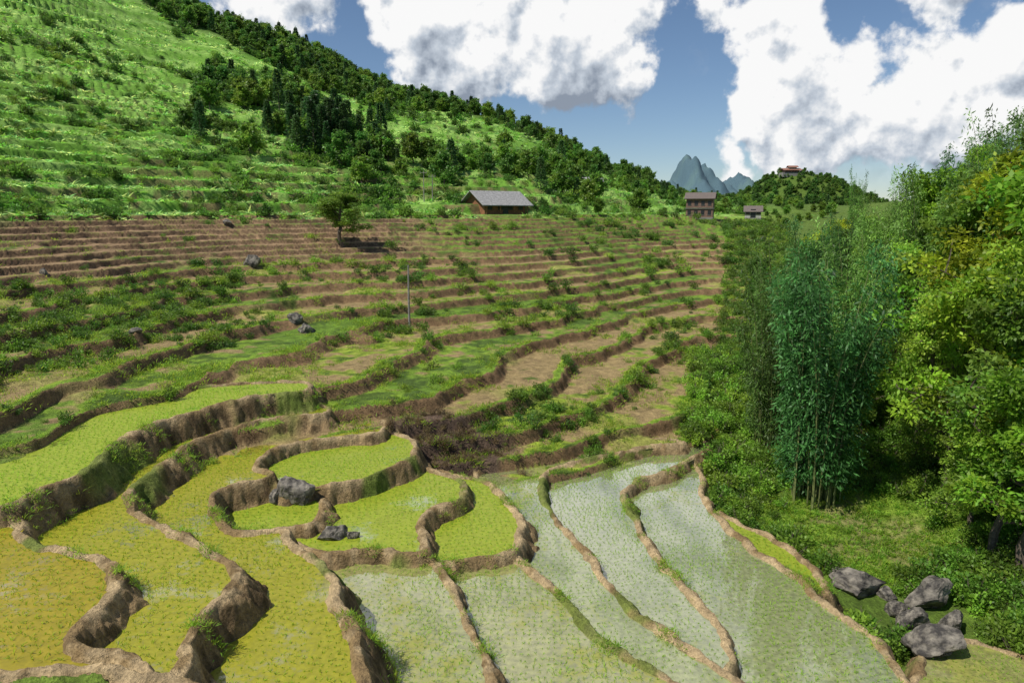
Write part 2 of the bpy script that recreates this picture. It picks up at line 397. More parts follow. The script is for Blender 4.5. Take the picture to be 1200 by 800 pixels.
nt.links.new(alg.outputs[2],p.inputs['Base Color'])
nt.links.new(maprange(nt,al,0,1,.02,.5),p.inputs['Roughness'])
nw=noise(nt,geo.outputs['Position'],5,3,.5)
b1=N(nt,'ShaderNodeBump'); b1.inputs['Strength'].default_value=.05; b1.inputs['Distance'].default_value=.02
nt.links.new(nw,b1.inputs['Height']); nt.links.new(b1.outputs[0],p.inputs['Normal'])
gl=N(nt,'ShaderNodeBsdfGlossy'); gl.inputs['Roughness'].default_value=.02; nt.links.new(b1.outputs[0],gl.inputs['Normal'])
fr=N(nt,'ShaderNodeFresnel'); fr.inputs['IOR'].default_value=1.4; nt.links.new(b1.outputs[0],fr.inputs['Normal'])
mxs=N(nt,'ShaderNodeMixShader'); nt.links.new(math_(nt,'MULTIPLY',fr.outputs[0],maprange(nt,al,0,1,3.3,.1)),mxs.inputs[0])
nt.links.new(p.outputs[0],mxs.inputs[1]); nt.links.new(gl.outputs[0],mxs.inputs[2])
nt.links.new(mxs.outputs[0],out.inputs[0])
mk('paddy_water',Vw,Fw,[m],col=np.array(Cw))
# ---------------------------------------------------------------- leaf geometry
def leaves(P,D,L,W,r):
    n=len(P); D=unit(D); L=np.broadcast_to(L,(n,))[:,None]; W=np.broadcast_to(W,(n,))[:,None]
    sd=unit(np.cross(D,r.normal(size=(n,3))+[0,0,.8]))
    V=np.stack([P,P+D*L*.45+sd*W*.5,P+D*L,P+D*L*.45-sd*W*.5],1).reshape(-1,3)
    return V,np.arange(4*n).reshape(n,4)
def blades(P,D,L,W,r,bend=.4):
    n=len(P); D=unit(D); L=np.broadcast_to(L,(n,))[:,None]; W=np.broadcast_to(W,(n,))[:,None]
    sd=unit(np.cross(D,r.normal(size=(n,3))*.25+[0,0,1])); out=D.copy(); out[:,2]=0
    mid=P+D*L*.55; tip=P+D*L+out*L*bend-np.array([0,0,1])*L*bend*.3
    V=np.stack([P,mid+sd*W*.5,tip,mid-sd*W*.5],1).reshape(-1,3)
    return V,np.arange(4*n).reshape(n,4)
def tube(pts,rad,k=6):
    pts=np.array(pts,float); n=len(pts); V=[]
    for i in range(n):
        t=pts[min(i+1,n-1)]-pts[max(i-1,0)]; t/=np.linalg.norm(t)+1e-9
        a=np.cross(t,[.3,1,.1]); a/=np.linalg.norm(a)+1e-9; b=np.cross(t,a)
        for j in range(k):
            q=2*math.pi*j/k; V.append(pts[i]+rad[i]*(a*math.cos(q)+b*math.sin(q)))
    Fx=[[i*k+j,i*k+(j+1)%k,(i+1)*k+(j+1)%k,(i+1)*k+j] for i in range(n-1) for j in range(k)]
    return np.array(V),np.array(Fx)
class Bld:
    def __init__(s): s.V=[];s.F=[];s.C=[];s.M=[];s.o=0
    def add(s,V,Fx,col,mi):
        s.V.append(V); s.F.append(Fx+s.o); s.o+=len(V)
        col=np.asarray(col,float)
        if col.ndim==1: col=np.tile(col,(len(V),1))
        s.C.append(col); s.M.append(np.full(len(Fx),mi))
    def obj(s,name,mats,link=True,parent=None):
        return mk(name,np.concatenate(s.V),np.concatenate(s.F),mats,col=np.concatenate(s.C),midx=np.concatenate(s.M),link=link,parent=parent)
def broadleaf(name,seed,Ht=10,R=3.4,tint=(.07,.13,.015),nl=110,lsz=.25,limbs=15,low=.28):
    r=np.random.default_rng(seed); B=Bld()
    n=8; tp=[np.array([0,0,-.3])]
    for i in range(1,n): tp.append(np.array([r.normal()*.12*i**.6,r.normal()*.12*i**.6,Ht*.82*i/(n-1)]))
    tr=np.linspace(.02*Ht,.005*Ht,n); B.add(*tube(tp,tr,8),(.1,.1,.1),1)
    cl=[]
    for j in range(limbs):
        q=low+(.97-low)*(j+r.random())/limbs; a=j*2.4+r.normal()*.4
        k=q*(n-1); i0=int(k); p0=tp[i0]*(1-(k-i0))+tp[min(i0+1,n-1)]*(k-i0)
        ln=R*(.55+.5*r.random())*(1-.65*max(0,q-.45)/.55)
        d=np.array([math.cos(a),math.sin(a),.35+.7*r.random()*q]); pts=[p0]
        for t in range(1,5):
            d=d+r.normal(size=3)*.16; pts.append(pts[-1]+unit(d)*ln/4)
        B.add(*tube(pts,np.linspace(.008*Ht,.0018*Ht,5),5),(.1,.1,.1),1)
        for t in (2,3,4):
            cl.append((pts[t],r.uniform(.3,.75)*R/3.4))
            for z in range(2):
                dd=unit(r.normal(size=3)+np.array([0,0,.3])); e=pts[t]+dd*ln*r.uniform(.2,.45)
                B.add(*tube([pts[t],(pts[t]+e)/2+r.normal(size=3)*.05,e],[.003*Ht,.002*Ht,.001*Ht],4),(.1,.1,.1),1)
                cl.append((e,r.uniform(.3,.75)*R/3.4))
    for z in range(5): cl.append((tp[-1]+r.normal(size=3)*[.5,.5,.3],.6*R/3.4))
    for c0,rr in cl:
        m_=int(nl*r.uniform(.5,1.3))
        d=unit(r.normal(size=(m_,3))); rad=rr*r.random(m_)**.45
        P=c0+d*rad[:,None]*[1.15,1.15,.75]
        D=d*.7+r.normal(size=(m_,3))*.6+[0,0,-.25]
        V,Fx=leaves(P,D,lsz*r.uniform(.6,1.2,m_),lsz*.5,r)
        tone=r.uniform(.6,1.4); lf=tone*r.uniform(.7,1.3,m_)
        cc=np.array(tint)[None]*lf[:,None]; cc[:,0]*=r.uniform(.85,1.2)
        B.add(V,Fx,np.repeat(cc,4,0),0)
    return B.obj(name,[M_leaf,M_bark],link=False).data
def bamboo(name,seed,Ht=14,R=3.2,n=40,tint=(.06,.14,.032),spr=44,per=11):
    r=np.random.default_rng(seed); B=Bld()
    for j in range(n):
        a=r.random()*6.283; b0=np.array([math.cos(a),math.sin(a),0])*r.random()**.5*R*.36
        H_=Ht*r.uniform(.58,1.0); lean=R*r.uniform(.15,1.05)*(1.2-.55*(H_/Ht)); aa=a+r.normal()*.5
        dr=np.array([math.cos(aa),math.sin(aa),0])
        tt=np.linspace(0,1,10); pts=[b0+dr*lean*t**2.0+np.array([0,0,H_*(t-.06*t**4)-.2]) for t in tt]
        B.add(*tube(pts,np.linspace(.05,.008,10),5),(.1,.1,.1),1)
        pts=np.array(pts); tone=r.uniform(.6,1.5)
        ts=r.uniform(.08,1.0,spr)**.8
        for t in ts:
            c0=np.array([np.interp(t,tt,pts[:,k]) for k in range(3)])
            off=unit(r.normal(size=3)*[1,1,.35]+dr*.4)*r.uniform(.1,.95)*(1.15-.75*t)
            cc=c0+off; m_=per
            P=cc+r.normal(size=(m_,3))*[.19,.19,.22]
            D=off/np.linalg.norm(off)*.5+r.normal(size=(m_,3))*.55+[0,0,-.5]
            V,Fx=leaves(P,D,r.uniform(.18,.38,m_),.085,r)
            lf=tone*r.uniform(.6,1.4)*r.uniform(.75,1.25,m_)
            q=np.array(tint)[None]*lf[:,None]
            B.add(V,Fx,np.repeat(q,4,0),0)
    return B.obj(name,[M_bam,M_culm],link=False).data
def conifer(name,seed,Ht=8,R=1.6,tint=(.035,.08,.022)):
    r=np.random.default_rng(seed); B=Bld()
    B.add(*tube([(0,0,-.3),(0,0,Ht*.5),(0,0,Ht)],[.14,.08,.01],6),(.1,.1,.1),1)
    n=800; t=r.random(n)**.8; a=r.random(n)*6.283
    lay=.5+.5*np.abs(np.sin(t*34+r.normal()*.2)); rad=R*(1-t)**.85*lay*(.45+.6*r.random(n))+.08
    P=np.stack([rad*np.cos(a),rad*np.sin(a),Ht*(.1+.9*t)],-1)
    D=np.stack([np.cos(a),np.sin(a),-.25+0*a],-1)+r.normal(size=(n,3))*.35
    V,Fx=leaves(P,D,r.uniform(.4,.85,n),.3,r)
    B.add(V,Fx,np.repeat(np.array(tint)[None]*r.uniform(.5,1.5,n)[:,None],4,0),0)
    return B.obj(name,[M_leaf,M_bark],link=False).data
def shrub(name,seed,tint,n=420,lsz=.14,flat=.75):
    r=np.random.default_rng(seed); B=Bld()
    for j in range(6):
        a=r.random()*6.28; e=np.array([math.cos(a)*.45,math.sin(a)*.45,r.uniform(.4,.8)])
        B.add(*tube([(0,0,-.1),e*.5+r.normal(size=3)*.05,e],[.02,.014,.005],4),(.1,.1,.1),1)
    for j in range(9):
        c0=np.array([r.normal()*.3,r.normal()*.3,r.uniform(.12,.75)*flat]); m_=n//9
        d=unit(r.normal(size=(m_,3))); P=c0+d*(r.uniform(.18,.36)*r.random(m_)**.4)[:,None]
        P[:,2]=np.abs(P[:,2])
        V,Fx=leaves(P,d*.8+r.normal(size=(m_,3))*.5+[0,0,.1],lsz*r.uniform(.6,1.2,m_),lsz*.55,r)
        lf=r.uniform(.65,1.35)*r.uniform(.7,1.3,m_)
        B.add(V,Fx,np.repeat(np.array(tint)[None]*lf[:,None],4,0),0)
    return B.obj(name,[M_leaf,M_bark])
def tuft(name,seed,n,L,W,spread,tint,up=1.2,bend=.4,mat=None):
    r=np.random.default_rng(seed); P=r.normal(size=(n,3))*[spread,spread,0]; P[:,2]=-.02
    D=r.normal(size=(n,3))*[.5,.5,.1]+P*[1.2/spread*.4,1.2/spread*.4,0]+[0,0,up]
    V,Fx=blades(P,D,L*r.uniform(.5,1.15,n),W,r,bend)
    cc=np.array(tint)[None]*r.uniform(.6,1.4,n)[:,None]; cc[:,0]*=r.uniform(.8,1.4,n)
    return mk(name,V,Fx,[mat or M_grass],col=np.repeat(cc,4,0))
def scatter(name,child,x,y,z,sc,r,tilt=.12):
    k=clear(x,y); x=x[k];y=y[k];z=z[k];sc=sc[k]
    n=len(x)
    a=r.random(n)*6.283; nrm=unit(np.stack([r.normal(size=n)*tilt,r.normal(size=n)*tilt,np.ones(n)],-1))
    t=np.stack([np.cos(a),np.sin(a),np.zeros(n)],-1); t=unit(t-nrm*(t*nrm).sum(-1,keepdims=True)); b=np.cross(nrm,t)
    c=np.stack([x,y,z],-1); h_=(sc*.5)[:,None]
    V=np.stack([c-t*h_-b*h_,c+t*h_-b*h_,c+t*h_+b*h_,c-t*h_+b*h_],1).reshape(-1,3)
    o=mk(name,V,np.arange(4*n).reshape(n,4),[])
    o.instance_type='FACES'; o.use_instance_faces_scale=True; o.instance_faces_scale=1.0
    o.show_instancer_for_render=False; o.show_instancer_for_viewport=False
    child.parent=o
    return o
def sample(n,s0,s1,y0,y1,r,pw=1.0):
    u=r.random(n); y=(y0**pw+u*(y1**pw-y0**pw))**(1/pw)
    return r.uniform(s0,s1,n)*y,y
# ---------------------------------------------------------------- rice seedlings
SV=[];SCOL=[]
r=np.random.default_rng(5)
for i,((L,c,P),w) in enumerate(zip(PADS,PW)):
    if c=='none': continue
    mn=w.min(0);mx=w.max(0); mn=np.maximum(mn,[-30,13.5]); mx=np.minimum(mx,[30,42])
    sp_=.20; diag=np.linalg.norm(mx-mn); k=int(diag/sp_)+2; th=r.uniform(-.5,.5)
    gx,gy=np.meshgrid(np.arange(-k,k)*sp_,np.arange(-k,k)*sp_*1.2)
    gx=gx.ravel(); gy=gy.ravel()
    cx,cy=(mn+mx)/2
    x=cx+gx*math.cos(th)-gy*math.sin(th); y=cy+gx*math.sin(th)+gy*math.cos(th)
    x=x+.2*fbm(x/2.5,y/2.5,2,300)+r.normal(size=len(x))*.025; y=y+.2*fbm(x/2.5,y/2.5,2,310)+r.normal(size=len(x))*.025
    ok=(x>mn[0])&(x<mx[0])&(y>mn[1])&(y<mx[1])&(np.abs(x)<y*.95); x=x[ok];y=y[ok]
    if not len(x): continue
    ok=sdf(x,y,w)>.2; x=x[ok];y=y[ok]
    if not len(x): continue
    g=ground(x,y); ok=(g[6]==i)&(g[0]<L-.02)&(r.random(len(x))>.08); x=x[ok];y=y[ok]
    nb_=5; n=len(x)*nb_
    if not n: continue
    Pp=np.repeat(np.stack([x,y,np.full(len(x),L-.03)],-1),nb_,0)+r.normal(size=(n,3))*[.012,.012,0]
    D=r.normal(size=(n,3))*[.5,.5,.05]+[0,0,1]
    vig=np.clip(1+.4*fbm(x/2.5,y/2.5,2,320),.5,1.5)
    V,_=blades(Pp,D,np.repeat(r.uniform(.10,.18,len(x))*vig,nb_)*r.uniform(.7,1.1,n),.021,r,.5)
    tint=np.array([.26,.50,.04]) if c[0]!='r' else np.array([.28,.46,.025])
    cc=tint[None]*r.uniform(.7,1.3,n)[:,None]
    SV.append(V);SCOL.append(np.repeat(cc,4,0))
SV=np.concatenate(SV)
mk('rice_seedlings',SV,np.arange(len(SV)).reshape(-1,4),[M_grass],col=np.concatenate(SCOL))
# ---------------------------------------------------------------- ground vegetation
g1=tuft('tuft',1,18,.26,.035,.16,(.18,.30,.028),1.0)
r=np.random.default_rng(21)
x,y=sample(72000,-1.0,.36,24,80,r,.4); g=ground(x,y)
dens=(g[6]<0)*(.0+.52*fbm(x/2.0,y/2.0,2,101)+.5*(g[3]<.14)+.15*(g[3]>.86)+.2*(g[4]<.6))
bzs=((g[1]>9.2)&(g[1]<13.8)&(x/y<-.14)); dens=dens*np.where(bzs,.25,1)
ok=r.random(len(x))<dens*.6
scatter('hillside_grass',g1,x[ok],y[ok],g[0][ok],r.uniform(.5,1.1,ok.sum())*(1+.006*y[ok]),r,.25)
g2=tuft('tuft',2,22,.32,.04,.16,(.18,.31,.03),1.0)
x,y=sample(14000,.25,1.0,17,46,r,.6); g=ground(x,y); ok=(g[6]<0)&(r.random(len(x))<.8)
scatter('bank_grass',g2,x[ok],y[ok],g[0][ok],r.uniform(.4,1.1,ok.sum()),r,.25)
g3=tuft('tuft',3,18,.18,.022,.08,(.18,.31,.03))
x,y=sample(50000,-.95,.75,14,40,r,.8); g=ground(x,y)
ok=(g[6]>=0)&(g[5]>.6)&(fbm(x/1.3,y/1.3,2,111)+.35*r.random(len(x))>.60)
ok|=np.isin(g[6],non)&(g[5]<.5)
scatter('bund_grass',g3,x[ok],y[ok],g[0][ok],r.uniform(.35,1.2,ok.sum()),r,.3)
shc=[(.12,.21,.025),(.075,.15,.02),(.17,.27,.028)]
for j in range(3):
    sh=shrub('bush',30+j,shc[j],n=300,lsz=.17)
    x,y=sample(7500,-1.0,.40,25,150,r,.5); g=ground(x,y); H_=g[1]; s_2=x/y
    d=sm(.30,.85,fbm(x/5,y/4,3,120+j)+.25*((g[3]<.10)|(g[3]>.88)))*.8
    hedge=((H_>6.9)&(H_<8.2)&(s_2<-.40)); d=np.where(hedge,.5,d)
    d=np.where((H_>9.3)&(H_<13.6)&(s_2<-.14),d*.1,d)
    d=np.where(s_2>.31,.9,d)
    d=d*(g[6]<0); ok=r.random(len(x))<d
    scatter('hillside_shrubs',sh,x[ok],y[ok],g[0][ok]-.05,r.uniform(.3,.85,ok.sum())**1.2*(1+.012*(y[ok]-30)),r,.2)
sh=shrub('bush',38,(.15,.11,.05),n=240,lsz=.13); x=-3.6+r.normal(size=140)*1.9; y=34.5+r.normal(size=140)*1.1; g=ground(x,y); ok=g[6]<0
scatter('dry_shrubs',sh,x[ok],y[ok],g[0][ok]-.05,r.uniform(.3,.65,ok.sum()),r,.2)
for j in range(2):
    sh=shrub('bush',40+j,[(.12,.22,.026),(.17,.29,.03)][j],n=480,lsz=.14)
    x,y=sample(2000,.27,1.05,17,60,r,.9); g=ground(x,y)
    lw=np.exp(-((x-LX)/5)**2-((y-LY)/4)**2)
    ok=(g[6]<0)&(r.random(len(x))>lw*1.6)&(r.random(len(x))<.75)
    scatter('bank_shrubs',sh,x[ok],y[ok],g[0][ok]-.03,r.uniform(.5,1.5,ok.sum()),r,.15)
for j,(tn,cnt) in enumerate([((.18,.36,.05),12000),((.31,.49,.16),12500)]):
    cr=tuft('plant',50+j,11,.75,.2,.14,tn,.5,.5)
    x,y=sample(cnt,-1.0,.30,62,240,r,.4); g=ground(x,y); H_=g[1]
    kb=np.sin(H_*1.1+2.5*fbm(x/17,y/17,2,90))+.8*fbm(x/5,y/5,3,80)
    ok=(H_>13.5)&(forestmask(x,y)<.1)&(r.random(len(x))<np.clip(.45+.4*kb if j==1 else .6+.25*kb,0,1))
    scatter('crop_plants',cr,x[ok],y[ok],g[0][ok],r.uniform(.5,1.1,ok.sum())*(1+.003*(y[ok]-60)),r,.2)
for j in range(2):
    sh=shrub('bush',60+j,[(.07,.145,.02),(.11,.22,.028)][j],n=240,lsz=.24)
    x,y=sample(6000,-1.0,.35,66,300,r,.5); g=ground(x,y)
    d=sm(.28,.75,-fbm(x/5,y/5,3,80)+.4*fbm(x/17,y/17,2,140+j)+.5*sm(-.4,.1,forestmask(x,y))+.05)
    ok=(g[1]>13.5)&(r.random(len(x))<d)
    scatter('upper_slope_shrubs',sh,x[ok],y[ok],g[0][ok]-.1,r.uniform(.6,1.7,ok.sum())*(1+.004*(y[ok]-60)),r,.15)
# ---------------------------------------------------------------- forests on the ridge
def child(me,name='tree'):
    o=bpy.data.objects.new(name,me); COL.objects.link(o); return o
fb=broadleaf('forest_broadleaf',71,8,3.0,(.08,.165,.026),18,.75,11,.12)
fb2=broadleaf('forest_broadleaf_b',72,7,3.2,(.125,.23,.03),18,.75,11,.12)
cf=conifer('forest_conifer',73,8,1.8,(.045,.10,.028)); cf2=conifer('forest_conifer_b',74,9,1.3,(.045,.10,.028))
for me,cnt,th,nm in ((fb,2900,.03,'forest_trees'),(fb2,2100,-.02,'forest_trees'),(cf,800,.05,'pine_trees'),(cf2,400,.1,'pine_trees')):
    x,y=sample(cnt,-.62,.50,125,420,r,.9); g=ground(x,y)
    ok=(forestmask(x,y)+.2*r.normal(size=len(x))>th)&(g[1]>13.5)
    scatter(nm,child(me),x[ok],y[ok],g[0][ok]-.3,r.uniform(.4,.95,ok.sum())*np.where(x[ok]/y[ok]>.2,.55,1),r,.04)
x=-37+r.normal(size=32)*6; y=150+r.normal(size=32)*7; g=ground(x,y); scatter('pine_trees',child(cf2),x,y,g[0]-.3,r.uniform(.7,1.2,32),r,.03)
x=158+r.normal(size=380)*26; y=375+r.normal(size=380)*22; g=ground(x,y); ok=(np.hypot(x-150,y-378)>9); scatter('forest_trees',child(fb),x[ok],y[ok],g[0][ok]-.3,r.uniform(.3,.6,ok.sum()),r,.05)
x=r.uniform(.14,.46,80); y=200+r.normal(size=80)*30; x=x*y; g=ground(x,y); scatter('forest_trees',child(fb2),x,y,g[0]-.3,r.uniform(.2,.42,80),r,.05)
# ---------------------------------------------------------------- trees
bams=[bamboo('bamboo_a',81,14,3.5,44,(.065,.155,.036)),bamboo('bamboo_b',82,14,3.4,36,(.085,.18,.035)),bamboo('bamboo_c',83,14,2.8,28,(.13,.25,.04),38,11)]
brs=[broadleaf('broadleaf_a',91,11,3.6,(.19,.33,.026)),broadleaf('broadleaf_b',92,11,3.4,(.12,.22,.028)),broadleaf('broadleaf_c',93,10,3.0,(.17,.30,.035),85,.22,13,.2),broadleaf('broadleaf_d',94,11,3.8,(.30,.40,.025),105,.24)]
HB=[14,14,14]; HR=[11,11,10,11]
def place(kind,idx,u,y,topv,wid=1.0,hmax=99):
    x=(u-600)/800/.98*y; z=gz(x,y); top=CAMZ+tanv(topv)*y
    hgt=min(top-z,hmax); me=(bams if kind=='bamboo_clump' else brs)[idx]; mh=(HB if kind=='bamboo_clump' else HR)[idx]
    o=bpy.data.objects.new(kind,me); COL.objects.link(o); k=hgt/mh/ (.97 if kind=='bamboo_clump' else .93)
    o.location=(x,y,z-.1); o.scale=(k*wid,k*wid,k); o.rotation_euler=(0,0,r.random()*6.28); return o
for a in [(0,967,33.7,255,1.0),(1,908,39.5,265,.8),(1,995,41,240,.9),(0,942,52,235,.75),(2,1028,50,210,.8),(1,1070,46,182,.85),(0,1110,50,152,.85),(1,1160,45,110,.85),(2,1195,52,120,1),(2,988,78,190,.4),(1,1050,62,196,.8),(0,1130,66,136,.9),(1,1220,44,90,1),(1,892,58,305,.6)]:
    place('bamboo_clump',*a)
for a in [(3,1190,38,160,1.1),(0,1165,32,275,1.0),(2,1088,35.5,330,.8),(1,1215,30,300,1.1),(1,1130,40,215,1.1),(2,1048,44,272,.9),(3,1190,35,235,.9),(0,1245,33,130,1.2),(1,1245,40,90,1.2),(2,1195,28,430,1.1),(2,1125,33,440,1.1),(0,1235,26.5,420,1.2),(1,1020,39,400,1.0),(2,1165,30,500,1.3),(1,1075,38,480,1.3),(1,935,60,272,.9),(1,880,75,295,.8)]:
    place('broadleaf_tree',*a)
for j in range(26):
    u=r.uniform(940,1330); y=r.uniform(46,90)
    v=np.interp(u,[870,1000,1100,1200,1330],[280,235,175,122,90])+r.uniform(0,30)
    if r.random()<.45: place('bamboo_clump',int(r.integers(3)),u,y,v,.9,13)
    else: place('broadleaf_tree',int(r.integers(4)),u,y,v,1.1,12)
x,yq,z=hit(402,288); o=bpy.data.objects.new('broadleaf_tree',brs[1]); COL.objects.link(o); o.location=(x,yq,z-.1)
top=CAMZ+tanv(220)*yq; k=max(top-z,3)/10.2; o.scale=(k*1.9,k*1.9,k)
# ---------------------------------------------------------------- buildings
def part(name,V,Fx,mat,parent):
    me=bpy.data.meshes.new(name); me.from_pydata([tuple(q) for q in V],[],[tuple(q) for q in Fx]); me.materials.append(mat)
    o=bpy.data.objects.new(name,me); COL.objects.link(o); o.parent=parent; return o
def boxp(name,c,d,mat,parent):
    cx,cy,cz=c; a,b,e=[q/2 for q in d]
    V=[(cx+i*a,cy+j*b,cz+k*e) for i in(-1,1) for j in(-1,1) for k in(-1,1)]
    return part(name,V,[(0,1,3,2),(4,6,7,5),(0,4,5,1),(2,3,7,6),(0,2,6,4),(1,5,7,3)],mat,parent)
def gable(name,w,d,z,hr,t,mat,parent,over=.6):
    W=w/2+over; D=d/2+over; zl=z-over*hr/(d/2)
    V=[(-W,-D,zl),(W,-D,zl),(W,0,z+hr),(-W,0,z+hr),(W,D,zl),(-W,D,zl)]
    V2=[(a,b,c+t) for a,b,c in V]; V=V+V2
    return part(name,V,[(0,3,2,1),(3,5,4,2),(6,7,8,9),(9,8,10,11),(0,1,7,6),(5,11,10,4),(0,6,9,3),(3,9,11,5),(1,2,8,7),(2,4,10,8)],mat,parent)
def house(name,x,y,z,w,d,hh,hr,rot,wall,roof,nwin=3,posts=True,over=.6,fm=None):
    e=bpy.data.objects.new(name,None); COL.objects.link(e); e.location=(x,y,z); e.rotation_euler=(0,0,rot)
    boxp('foundation',(0,0,-.85),(w+.3,d+.3,2.0),fm or M_conc,e)
    W=w/2;D=d/2;z0=.15
    V=[(-W,-D,z0),(W,-D,z0),(W,D,z0),(-W,D,z0),(-W,-D,hh),(W,-D,hh),(W,D,hh),(-W,D,hh),(-W,0,hh+hr),(W,0,hh+hr)]
    part('walls',V,[(0,1,5,4),(1,2,6,9,5),(2,3,7,6),(3,0,4,8,7),(4,5,9,8),(6,7,8,9)],wall,e)
    gable('roof',w,d,hh+.03,hr,.12,roof,e,over)
    boxp('door',(0,-D-.03,.15+.95),(1.1,.06,1.9),M_dark,e)
    for i in range(nwin):
        xx=-W+(i+.5)*w/nwin
        if abs(xx)<.9: continue
        boxp('window',(xx,-D-.03,1.4),(.9,.06,.8),M_dark,e); boxp('window_sill',(xx,-D-.07,.95),(1.1,.14,.08),M_wood,e)
    boxp('gable_window',(-W-.03,0,hh*.62),(.06,1.0,.8),M_dark,e)
    if posts:
        for i in range(4): boxp('post',(-W+i*w/3,-D-.5,hh/2-.25),(.14,.14,hh-.5),M_wood,e)
    return e
house('farmhouse',hx+.3,hy+2.2,hz-.5,8.2,6.0,2.2,1.8,.62,M_wood,M_roof,4,True,1.0,M_bark)
x,yq,z=hit(692,219,100); house('farm_shed',x,yq,z-.2,4.6,3,1.4,.8,.1,M_wood,M_roof,2,False,.4,M_bark)
x,yq,z=hit(882,256,100); house('village_house',x,yq,z,3.4,2.6,1.7,1.0,-.3,M_white,M_brroof,3,False,.4)
x,yq,z=hit(820,254,120)
e=bpy.data.objects.new('brick_building',None); COL.objects.link(e); e.location=(x,yq,z-.3); e.rotation_euler=(0,0,-.35); k=.88*yq/190; e.scale=(k,k,k)
for fl_ in range(2):
    boxp('storey_walls',(0,0,.2+1.35+fl_*2.9),(8,5.5,2.7),M_brick,e)
    boxp('floor_slab',(0,0,2.9+.1+fl_*2.9-.1),(8.6,6.1,.2),M_conc,e)
    for i in range(4): boxp('window',(-3+i*2,-2.78,1.6+fl_*2.9),(1.0,.06,1.3),M_dark,e); boxp('window_frame',(-3+i*2,-2.8,.9+fl_*2.9),(1.2,.12,.08),M_conc,e)
    for j in range(2): boxp('side_window',(-4.03,-1.2+j*2.4,1.6+fl_*2.9),(.06,1.0,1.2),M_dark,e)
boxp('foundation',(0,0,-1),(8.4,5.9,2.4),M_conc,e); a_=gable('roof',8.2,5.8,6.0,1.6,.15,M_brroof,e,.5)
x,yq=150,378; z=gz(x,yq)
e=bpy.data.objects.new('hilltop_pavilion',None); COL.objects.link(e); e.location=(x,yq,z-.6); e.scale=(.75,.75,.55)
boxp('base',(0,0,1.2),(14,8,4.4),M_conc,e); boxp('hall',(0,0,4.6),(10,6,2.4),M_brick,e)
for i in range(6): boxp('column',(-5.5+i*2.2,-3.7,4.6),(.3,.3,2.4),M_redroof,e)
gable('roof',11,7,5.8,1.6,.25,M_redroof,e,1.2); boxp('upper_hall',(1,0,7.8),(5,3.4,1.8),M_white,e)
e2=gable('upper_roof',5.4,4,8.7,1.2,.2,M_redroof,e,.9); e2.location=(1,0,0)
x,yq,z=hit(722,200,150); e=bpy.data.objects.new('ridge_shrine',None); COL.objects.link(e); e.location=(x,yq,z); e.scale=(1.1,)*3
boxp('body',(0,0,3.2),(2.4,2.4,6.8),M_brick,e); boxp('opening',(0,-1.22,4.6),(.9,.06,1.4),M_dark,e); gable('roof',2.6,2.6,6.6,1.3,.15,M_redroof,e,.5)
# ---------------------------------------------------------------- poles
def pole(u,vb,vt,arms=1,rk=1.0):
    x,yq,z=hit(u,vb); hgt=(vb-vt)/800*yq
    B=Bld(); B.add(*tube([(0,0,-.3),(0,0,hgt*.5),(0.04,0,hgt)],[.10*rk,.08*rk,.06*rk],8),(.2,.2,.2),0)
    for a in range(arms):
        B.add(*tube([(-.6,-.12,hgt-.35-.5*a),(0,-.12,hgt-.35-.5*a),(.6,-.12,hgt-.35-.5*a)],[.04,.04,.04],6),(.2,.2,.2),0)
        for q in(-.5,.5): B.add(*tube([(q,-.12,hgt-.3-.5*a),(q,-.12,hgt-.2-.5*a),(q,-.12,hgt-.1-.5*a)],[.04,.05,.03],6),(.2,.2,.2),0)
    o=B.obj('utility_pole',[M_pole]); o.location=(x,yq,z)
pole(480,387,310,0,1.1); pole(497,236,202,1); pole(507,236,206,1)
# ---------------------------------------------------------------- world
w=bpy.data.worlds.new('World'); scene.world=w; w.use_nodes=True; nt=w.node_tree; nt.nodes.clear()
out=N(nt,'ShaderNodeOutputWorld')
sky=N(nt,'ShaderNodeTexSky'); sky.sky_type='NISHITA'; sky.sun_disc=False
SD=Vector((-.50,-.28,.84)).normalized()
sky.sun_elevation=math.asin(SD.z); sky.sun_rotation=math.atan2(SD.x,SD.y)%(2*math.pi); sky.air_density=.9; sky.dust_density=.15; sky.ozone_density=4.0
bg1=N(nt,'ShaderNodeBackground'); bg1.inputs['Strength'].default_value=.092; nt.links.new(sky.outputs[0],bg1.inputs[0])
tc=N(nt,'ShaderNodeTexCoord'); dirv=tc.outputs['Generated']
def dvec(u,v): return Vector(ray(u,v)).normalized()
CL=[(935,40,.065),(985,85,.10),(890,125,.07),(1055,120,.095),(850,170,.05),(960,155,.10),(1130,150,.075),(700,30,.09),(630,40,.09),(560,25,.10),(735,70,.055),(655,80,.07),(480,5,.085),(350,-10,.09),(1195,35,.055)]
CL2=[(700,-80,.13),(830,-300,.27),(540,-400,.28),(100,-700,.4),(-300,-200,.35),(1500,-300,.3)]  # out-of-frame clouds; those high ahead added for white reflections in the paddies
wn_=noise(nt,dirv,5,2,.5,'Color')
wv=N(nt,'ShaderNodeVectorMath',operation='SUBTRACT'); nt.links.new(wn_,wv.inputs[0]); wv.inputs[1].default_value=(.5,.5,.5)
wv2=N(nt,'ShaderNodeVectorMath',operation='SCALE'); nt.links.new(wv.outputs[0],wv2.inputs[0]); wv2.inputs['Scale'].default_value=.16
wd=N(nt,'ShaderNodeVectorMath',operation='ADD'); nt.links.new(dirv,wd.inputs[0]); nt.links.new(wv2.outputs[0],wd.inputs[1]); wdir=wd.outputs[0]
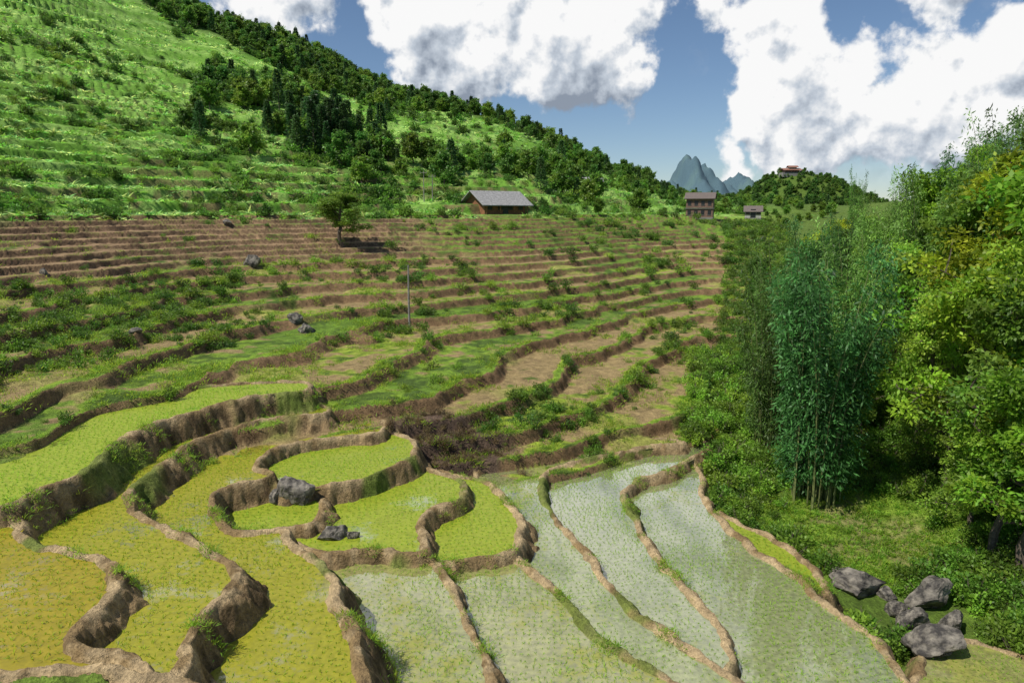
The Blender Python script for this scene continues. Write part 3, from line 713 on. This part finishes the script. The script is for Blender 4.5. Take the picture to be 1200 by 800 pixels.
def cmask(vec,L):
    m=None
    for u,v,rad in L:
        n=N(nt,'ShaderNodeVectorMath',operation='DISTANCE'); nt.links.new(vec,n.inputs[0]); n.inputs[1].default_value=dvec(u,v)
        q=math_(nt,'MULTIPLY_ADD',n.outputs['Value'],-1.0/rad,1.0)
        m=q if m is None else math_(nt,'SMOOTH_MAX',m,q,.15)
    m=math_(nt,'MAXIMUM',m,-.55)
    return math_(nt,'MINIMUM',m,.8)
def offs(base_,v):
    o=N(nt,'ShaderNodeVectorMath',operation='ADD'); nt.links.new(base_,o.inputs[0]); o.inputs[1].default_value=v; return o.outputs[0]
m0=cmask(wdir,CL); m1=cmask(offs(wdir,(-.025,0,.045)),CL)
m2=math_(nt,'MAXIMUM',m0,cmask(wdir,CL2))
nc=noise(nt,dirv,9,8,.56); n1=noise(nt,offs(dirv,(-.009,0,.014)),9,5,.5)
d0=math_(nt,'MULTIPLY_ADD',math_(nt,'SUBTRACT',nc,.5),2.8,m2)
alpha=maprange(nt,d0,.02,.26,0,1,True)
thin=noise(nt,offs(dirv,(3,1,2)),4,6,.62)
alpha=math_(nt,'MAXIMUM',alpha,maprange(nt,thin,.52,.80,0,.5))
lit=math_(nt,'MULTIPLY_ADD',math_(nt,'SUBTRACT',nc,n1),5.2,.70)
lit=math_(nt,'MULTIPLY_ADD',math_(nt,'SUBTRACT',m0,m1),.85,lit)
lit=math_(nt,'SUBTRACT',lit,maprange(nt,d0,.55,1.2,0,.28),clamp=True)
cm=N(nt,'ShaderNodeValToRGB'); cr=cm.color_ramp; cr.elements[0].position=.1; cr.elements[0].color=(.28,.33,.41,1); cr.elements[1].position=.80; cr.elements[1].color=(1,1,1,1)
e_=cr.elements.new(.45); e_.color=(.57,.63,.71,1)
nt.links.new(lit,cm.inputs[0])
bg2=N(nt,'ShaderNodeBackground'); bg2.inputs['Strength'].default_value=.95; nt.links.new(cm.outputs[0],bg2.inputs[0])
mx=N(nt,'ShaderNodeMixShader'); nt.links.new(alpha,mx.inputs[0]); nt.links.new(bg1.outputs[0],mx.inputs[1]); nt.links.new(bg2.outputs[0],mx.inputs[2])
nt.links.new(mx.outputs[0],out.inputs[0])
sl=bpy.data.lights.new('sun','SUN'); sl.energy=5.0; sl.angle=math.radians(.5); sl.color=(1,.96,.88)
so=bpy.data.objects.new('sun',sl); COL.objects.link(so); so.rotation_euler=SD.to_track_quat('Z','Y').to_euler(); so.location=(0,0,60)
# ---------------------------------------------------------------- camera
cam=bpy.data.cameras.new('camera'); cam.lens=24; cam.sensor_width=36; cam.clip_end=12000; cam.clip_start=.1
co=bpy.data.objects.new('camera',cam); COL.objects.link(co); co.location=(0,0,CAMZ); co.rotation_euler=(math.pi/2-PITCH,0,0)
scene.camera=co
scene.view_settings.view_transform='Standard'; scene.view_settings.look='None'; scene.view_settings.exposure=0
print('done',time.time()-T0)
